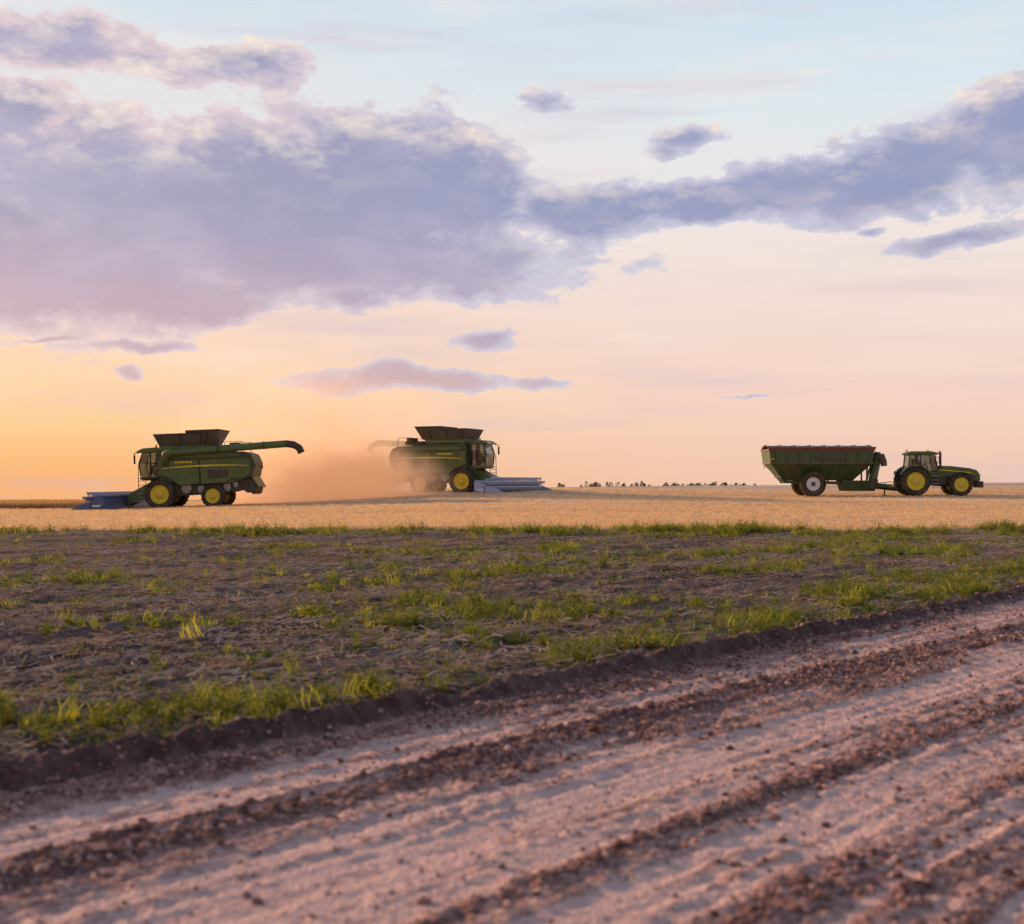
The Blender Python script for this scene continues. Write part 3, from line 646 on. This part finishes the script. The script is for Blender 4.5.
sc=rng.lognormal(math.log(.095),.50,len(gx))*(0.6+.5*d)*(0.55+1.0*sst(big,.3,.7)); sc=np.clip(sc,.03,.28)
sc*=np.where(gy>42,1.5,1.0)
scatter('grass',np.stack([gx,gy,surf(gx,gy)-.005],1),sc,protos,.2)
m,t,b=newmat('clod_soil'); oi=t.add('ShaderNodeObjectInfo').outputs['Random']
t.put(b.inputs['Base Color'],t.ramp(oi,[(0,(0.13,0.062,0.053,1)),(.6,(0.30,0.160,0.135,1)),(1,(0.56,0.35,0.30,1))])); b.inputs['Roughness'].default_value=1; b.inputs['Specular IOR Level'].default_value=.1
cp=[]
for i in range(4):
    bm=bmesh.new(); bmesh.ops.create_icosphere(bm,subdivisions=2,radius=1)
    r=random.Random(i)
    off=[Vector((r.gauss(0,1),r.gauss(0,1),r.gauss(0,1))).normalized() for _ in range(7)]
    for v in bm.verts:
        n=v.co.normalized(); k=1-sum(max(0,n.dot(o)-.72)*1.1 for o in off)+r.uniform(-.09,.09); v.co=Vector((n.x*k,n.y*k*.85,n.z*k*.62))
    me=bpy.data.meshes.new('clod_%d'%i); bm.to_mesh(me); bm.free(); me.materials.append(m); cp.append(bpy.data.objects.new('clod_%d'%i,me))
N=1300000
x_=rng.uniform(-8,22,N); y_=rng.uniform(3.5,34,N); q_,a_=qa(x_,y_)
k_=(np.abs(x_)<y_*.42+1)&(q_<7.5)&(q_>-9); x_,y_,q_,a_=x_[k_],y_[k_],q_[k_],a_[k_]
tv=trackval(q_,a_)
pr=np.where(q_>0.1,0.10+0.90*sst(1-tv,.35,.75)*sst(fbm(x_*1.3,y_*1.1,61,2),.15,.55),0.10)*np.where(y_>14,.6,1)*np.where(y_>22,.6,1)
pr=np.where(np.abs(q_-.1)<.2,.5,pr)
ac=rng.random(len(x_))<pr; x_,y_,tv=x_[ac],y_[ac],tv[ac]
s_=np.clip(rng.lognormal(math.log(.0085),.58,len(x_))*(1.25-.6*tv),.004,.036)
scatter('soil_clods',np.stack([x_,y_,surf(x_,y_)+s_*.1],1),s_,cp,.5)
def litter(seed):
    r=random.Random(seed); v=[];f=[]
    for i in range(9):
        x,y=r.uniform(-.5,.5),r.uniform(-.5,.5); an=r.uniform(0,3.14); L=r.uniform(.12,.4); w=.012; z=r.uniform(.02,.08); z2=r.uniform(.02,.14)
        dx,dy=math.cos(an)*L/2,math.sin(an)*L/2; nx_,ny_=-math.sin(an)*w,math.cos(an)*w; o=len(v)
        v+=[(x-dx-nx_,y-dy-ny_,z),(x-dx+nx_,y-dy+ny_,z+.01),(x+dx+nx_,y+dy+ny_,z2+.01),(x+dx-nx_,y+dy-ny_,z2)]; f.append((o,o+1,o+2,o+3))
    return v,f
lm=leafmat('litter',(0.24,0.165,0.13,1),(0.55,0.42,0.34,1),.2)
N=60000; x_=rng.uniform(-26,28,N); y_=rng.uniform(7,50,N); q_,a_=qa(x_,y_); ac=(q_<-.5)&(np.abs(x_)<y_*.45+2)&(rng.random(N)<.7*sst(fbm(q_*.7,a_*.2,71,3),.35,.62)); x_,y_=x_[ac],y_[ac]
scatter('straw_litter',np.stack([x_,y_,surf(x_,y_)],1),rng.uniform(.25,.6,len(x_)),[proto('litter_%d'%i,*litter(i),lm) for i in range(3)],.08)
N=80000; y_=46+76*rng.random(N)**1.25; x_=rng.uniform(-.42,.42,N)*y_
rowd=sst(fbm(x_*.04,y_*.9,81,3),.42,.6); ac=(stubmask(x_,y_)>rng.random(N)*.9+.05)&(rng.random(N)<.2+.8*rowd); x_,y_=x_[ac],y_[ac]
scatter('wheat_stubble',np.stack([x_,y_,surf(x_,y_)],1),rng.uniform(.22,.40,len(x_)),[proto('stubble_%d'%i,*tuft(16,.7,.02,.12,300+i,.35),strawM) for i in range(3)],.1,sz=rng.uniform(.06,.16,len(x_)))
wm=leafmat('ripe_wheat',(0.42,0.25,0.14,1),(0.60,0.40,0.23,1),.3)
N=14000; x_=rng.uniform(-65,-31,N); y_=rng.uniform(96,112,N)
scatter('wheat_crop',np.stack([x_,y_,surf(x_,y_)],1),rng.uniform(.5,.8,N),[proto('wheat_%d'%i,*tuft(22,.6,.018,.2,400+i,.7),wm) for i in range(3)],.05,sz=rng.uniform(.45,.68,N))

# ------------------------------------------------------------ distant trees
tm=leafmat('tree_foliage',(0.06,0.06,0.04,1),(0.10,0.095,0.07,1),.2)
v=[];f=[]; r=random.Random(5)
for i in range(70):
    if i<46: px_=r.uniform(664,756)
    else: px_=r.uniform(553,650)
    y=r.uniform(560,640); x=(px_-512)/FPX*y; zb=float(bigz(np.array([x]),np.array([y]))[0])
    top=1.6+ (482-r.triangular(481.0,485.5,484.5))/FPX*y; h=top-zb; rad=h*r.uniform(.15,.26)
    o=len(v); v+=[(x-.25,y,zb),(x+.25,y,zb),(x+.08,y,zb+h*.8),(x-.08,y,zb+h*.8)]; f.append((o,o+1,o+2,o+3))
    for k in range(190):
        tt=r.random(); R_=rad*(1-tt)**.6*(0.5+.7*r.random())+.15; an=r.uniform(0,6.283); c=Vector((x+R_*math.cos(an),y+R_*math.sin(an),zb+h*(.15+.85*tt)))
        o=len(v)
        for _ in range(3): v.append(tuple(c+Vector((r.uniform(-.5,.5),r.uniform(-.5,.5),r.uniform(-.4,.4)))))
        f.append((o,o+1,o+2))
mobj('distant_tree_row',v,f,tm)

# ------------------------------------------------------------ dust raised by the harvesters (volumes standing in the field)
def dust(cx,cy,cz,rx,ry,rz,den,seed,glow,lo=.36,gcol=(1.0,0.55,0.30,1),col=(0.95,0.70,0.48,1)):
    bm=bmesh.new(); bmesh.ops.create_icosphere(bm,subdivisions=3,radius=1)
    for v_ in bm.verts: v_.co=Vector((v_.co.x*rx,v_.co.y*ry,max(v_.co.z*rz,-1.6)))
    me=bpy.data.meshes.new('dust_cloud'); bm.to_mesh(me); bm.free(); o=bpy.data.objects.new('dust_cloud',me); COL.objects.link(o); o.location=(cx,cy,cz)
    m=bpy.data.materials.new('dust_cloud'); m.use_nodes=True; t=NT(m.node_tree); t.n.clear()
    oc=t.add('ShaderNodeTexCoord').outputs['Object']
    L=t.vm('LENGTH',t.mapping(oc,scl=(1/rx,1/ry,1/rz)))
    n=t.noise(t.mapping(oc,(seed,0,0),(0,.4,0),(1,1,1.1)),.5,2,.6)
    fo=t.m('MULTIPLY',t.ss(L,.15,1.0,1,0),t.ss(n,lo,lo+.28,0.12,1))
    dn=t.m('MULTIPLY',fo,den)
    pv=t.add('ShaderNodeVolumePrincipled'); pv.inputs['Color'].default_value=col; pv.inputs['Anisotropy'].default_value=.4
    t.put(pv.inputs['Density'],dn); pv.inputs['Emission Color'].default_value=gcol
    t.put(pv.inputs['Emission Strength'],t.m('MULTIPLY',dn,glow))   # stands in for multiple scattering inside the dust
    oo=t.add('ShaderNodeOutputMaterial'); t.l.new(pv.outputs[0],oo.inputs['Volume']); me.materials.append(m)
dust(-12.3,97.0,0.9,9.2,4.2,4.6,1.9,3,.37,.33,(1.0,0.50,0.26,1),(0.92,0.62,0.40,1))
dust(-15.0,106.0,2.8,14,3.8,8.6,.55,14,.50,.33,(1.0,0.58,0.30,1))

# ------------------------------------------------------------ camera
cd=bpy.data.cameras.new('camera'); cd.sensor_width=36; cd.lens=FPX/1024*36; cd.clip_end=9000; cd.clip_start=.1
cd.dof.use_dof=True; cd.dof.focus_distance=60; cd.dof.aperture_fstop=2.0
co=bpy.data.objects.new('camera',cd); COL.objects.link(co)
co.location=(0,0,CAMH+float(bigz(np.array([0.]),np.array([0.]))[0])); co.rotation_euler=(math.radians(90)+math.atan(20/FPX),0,0)
scene.camera=co
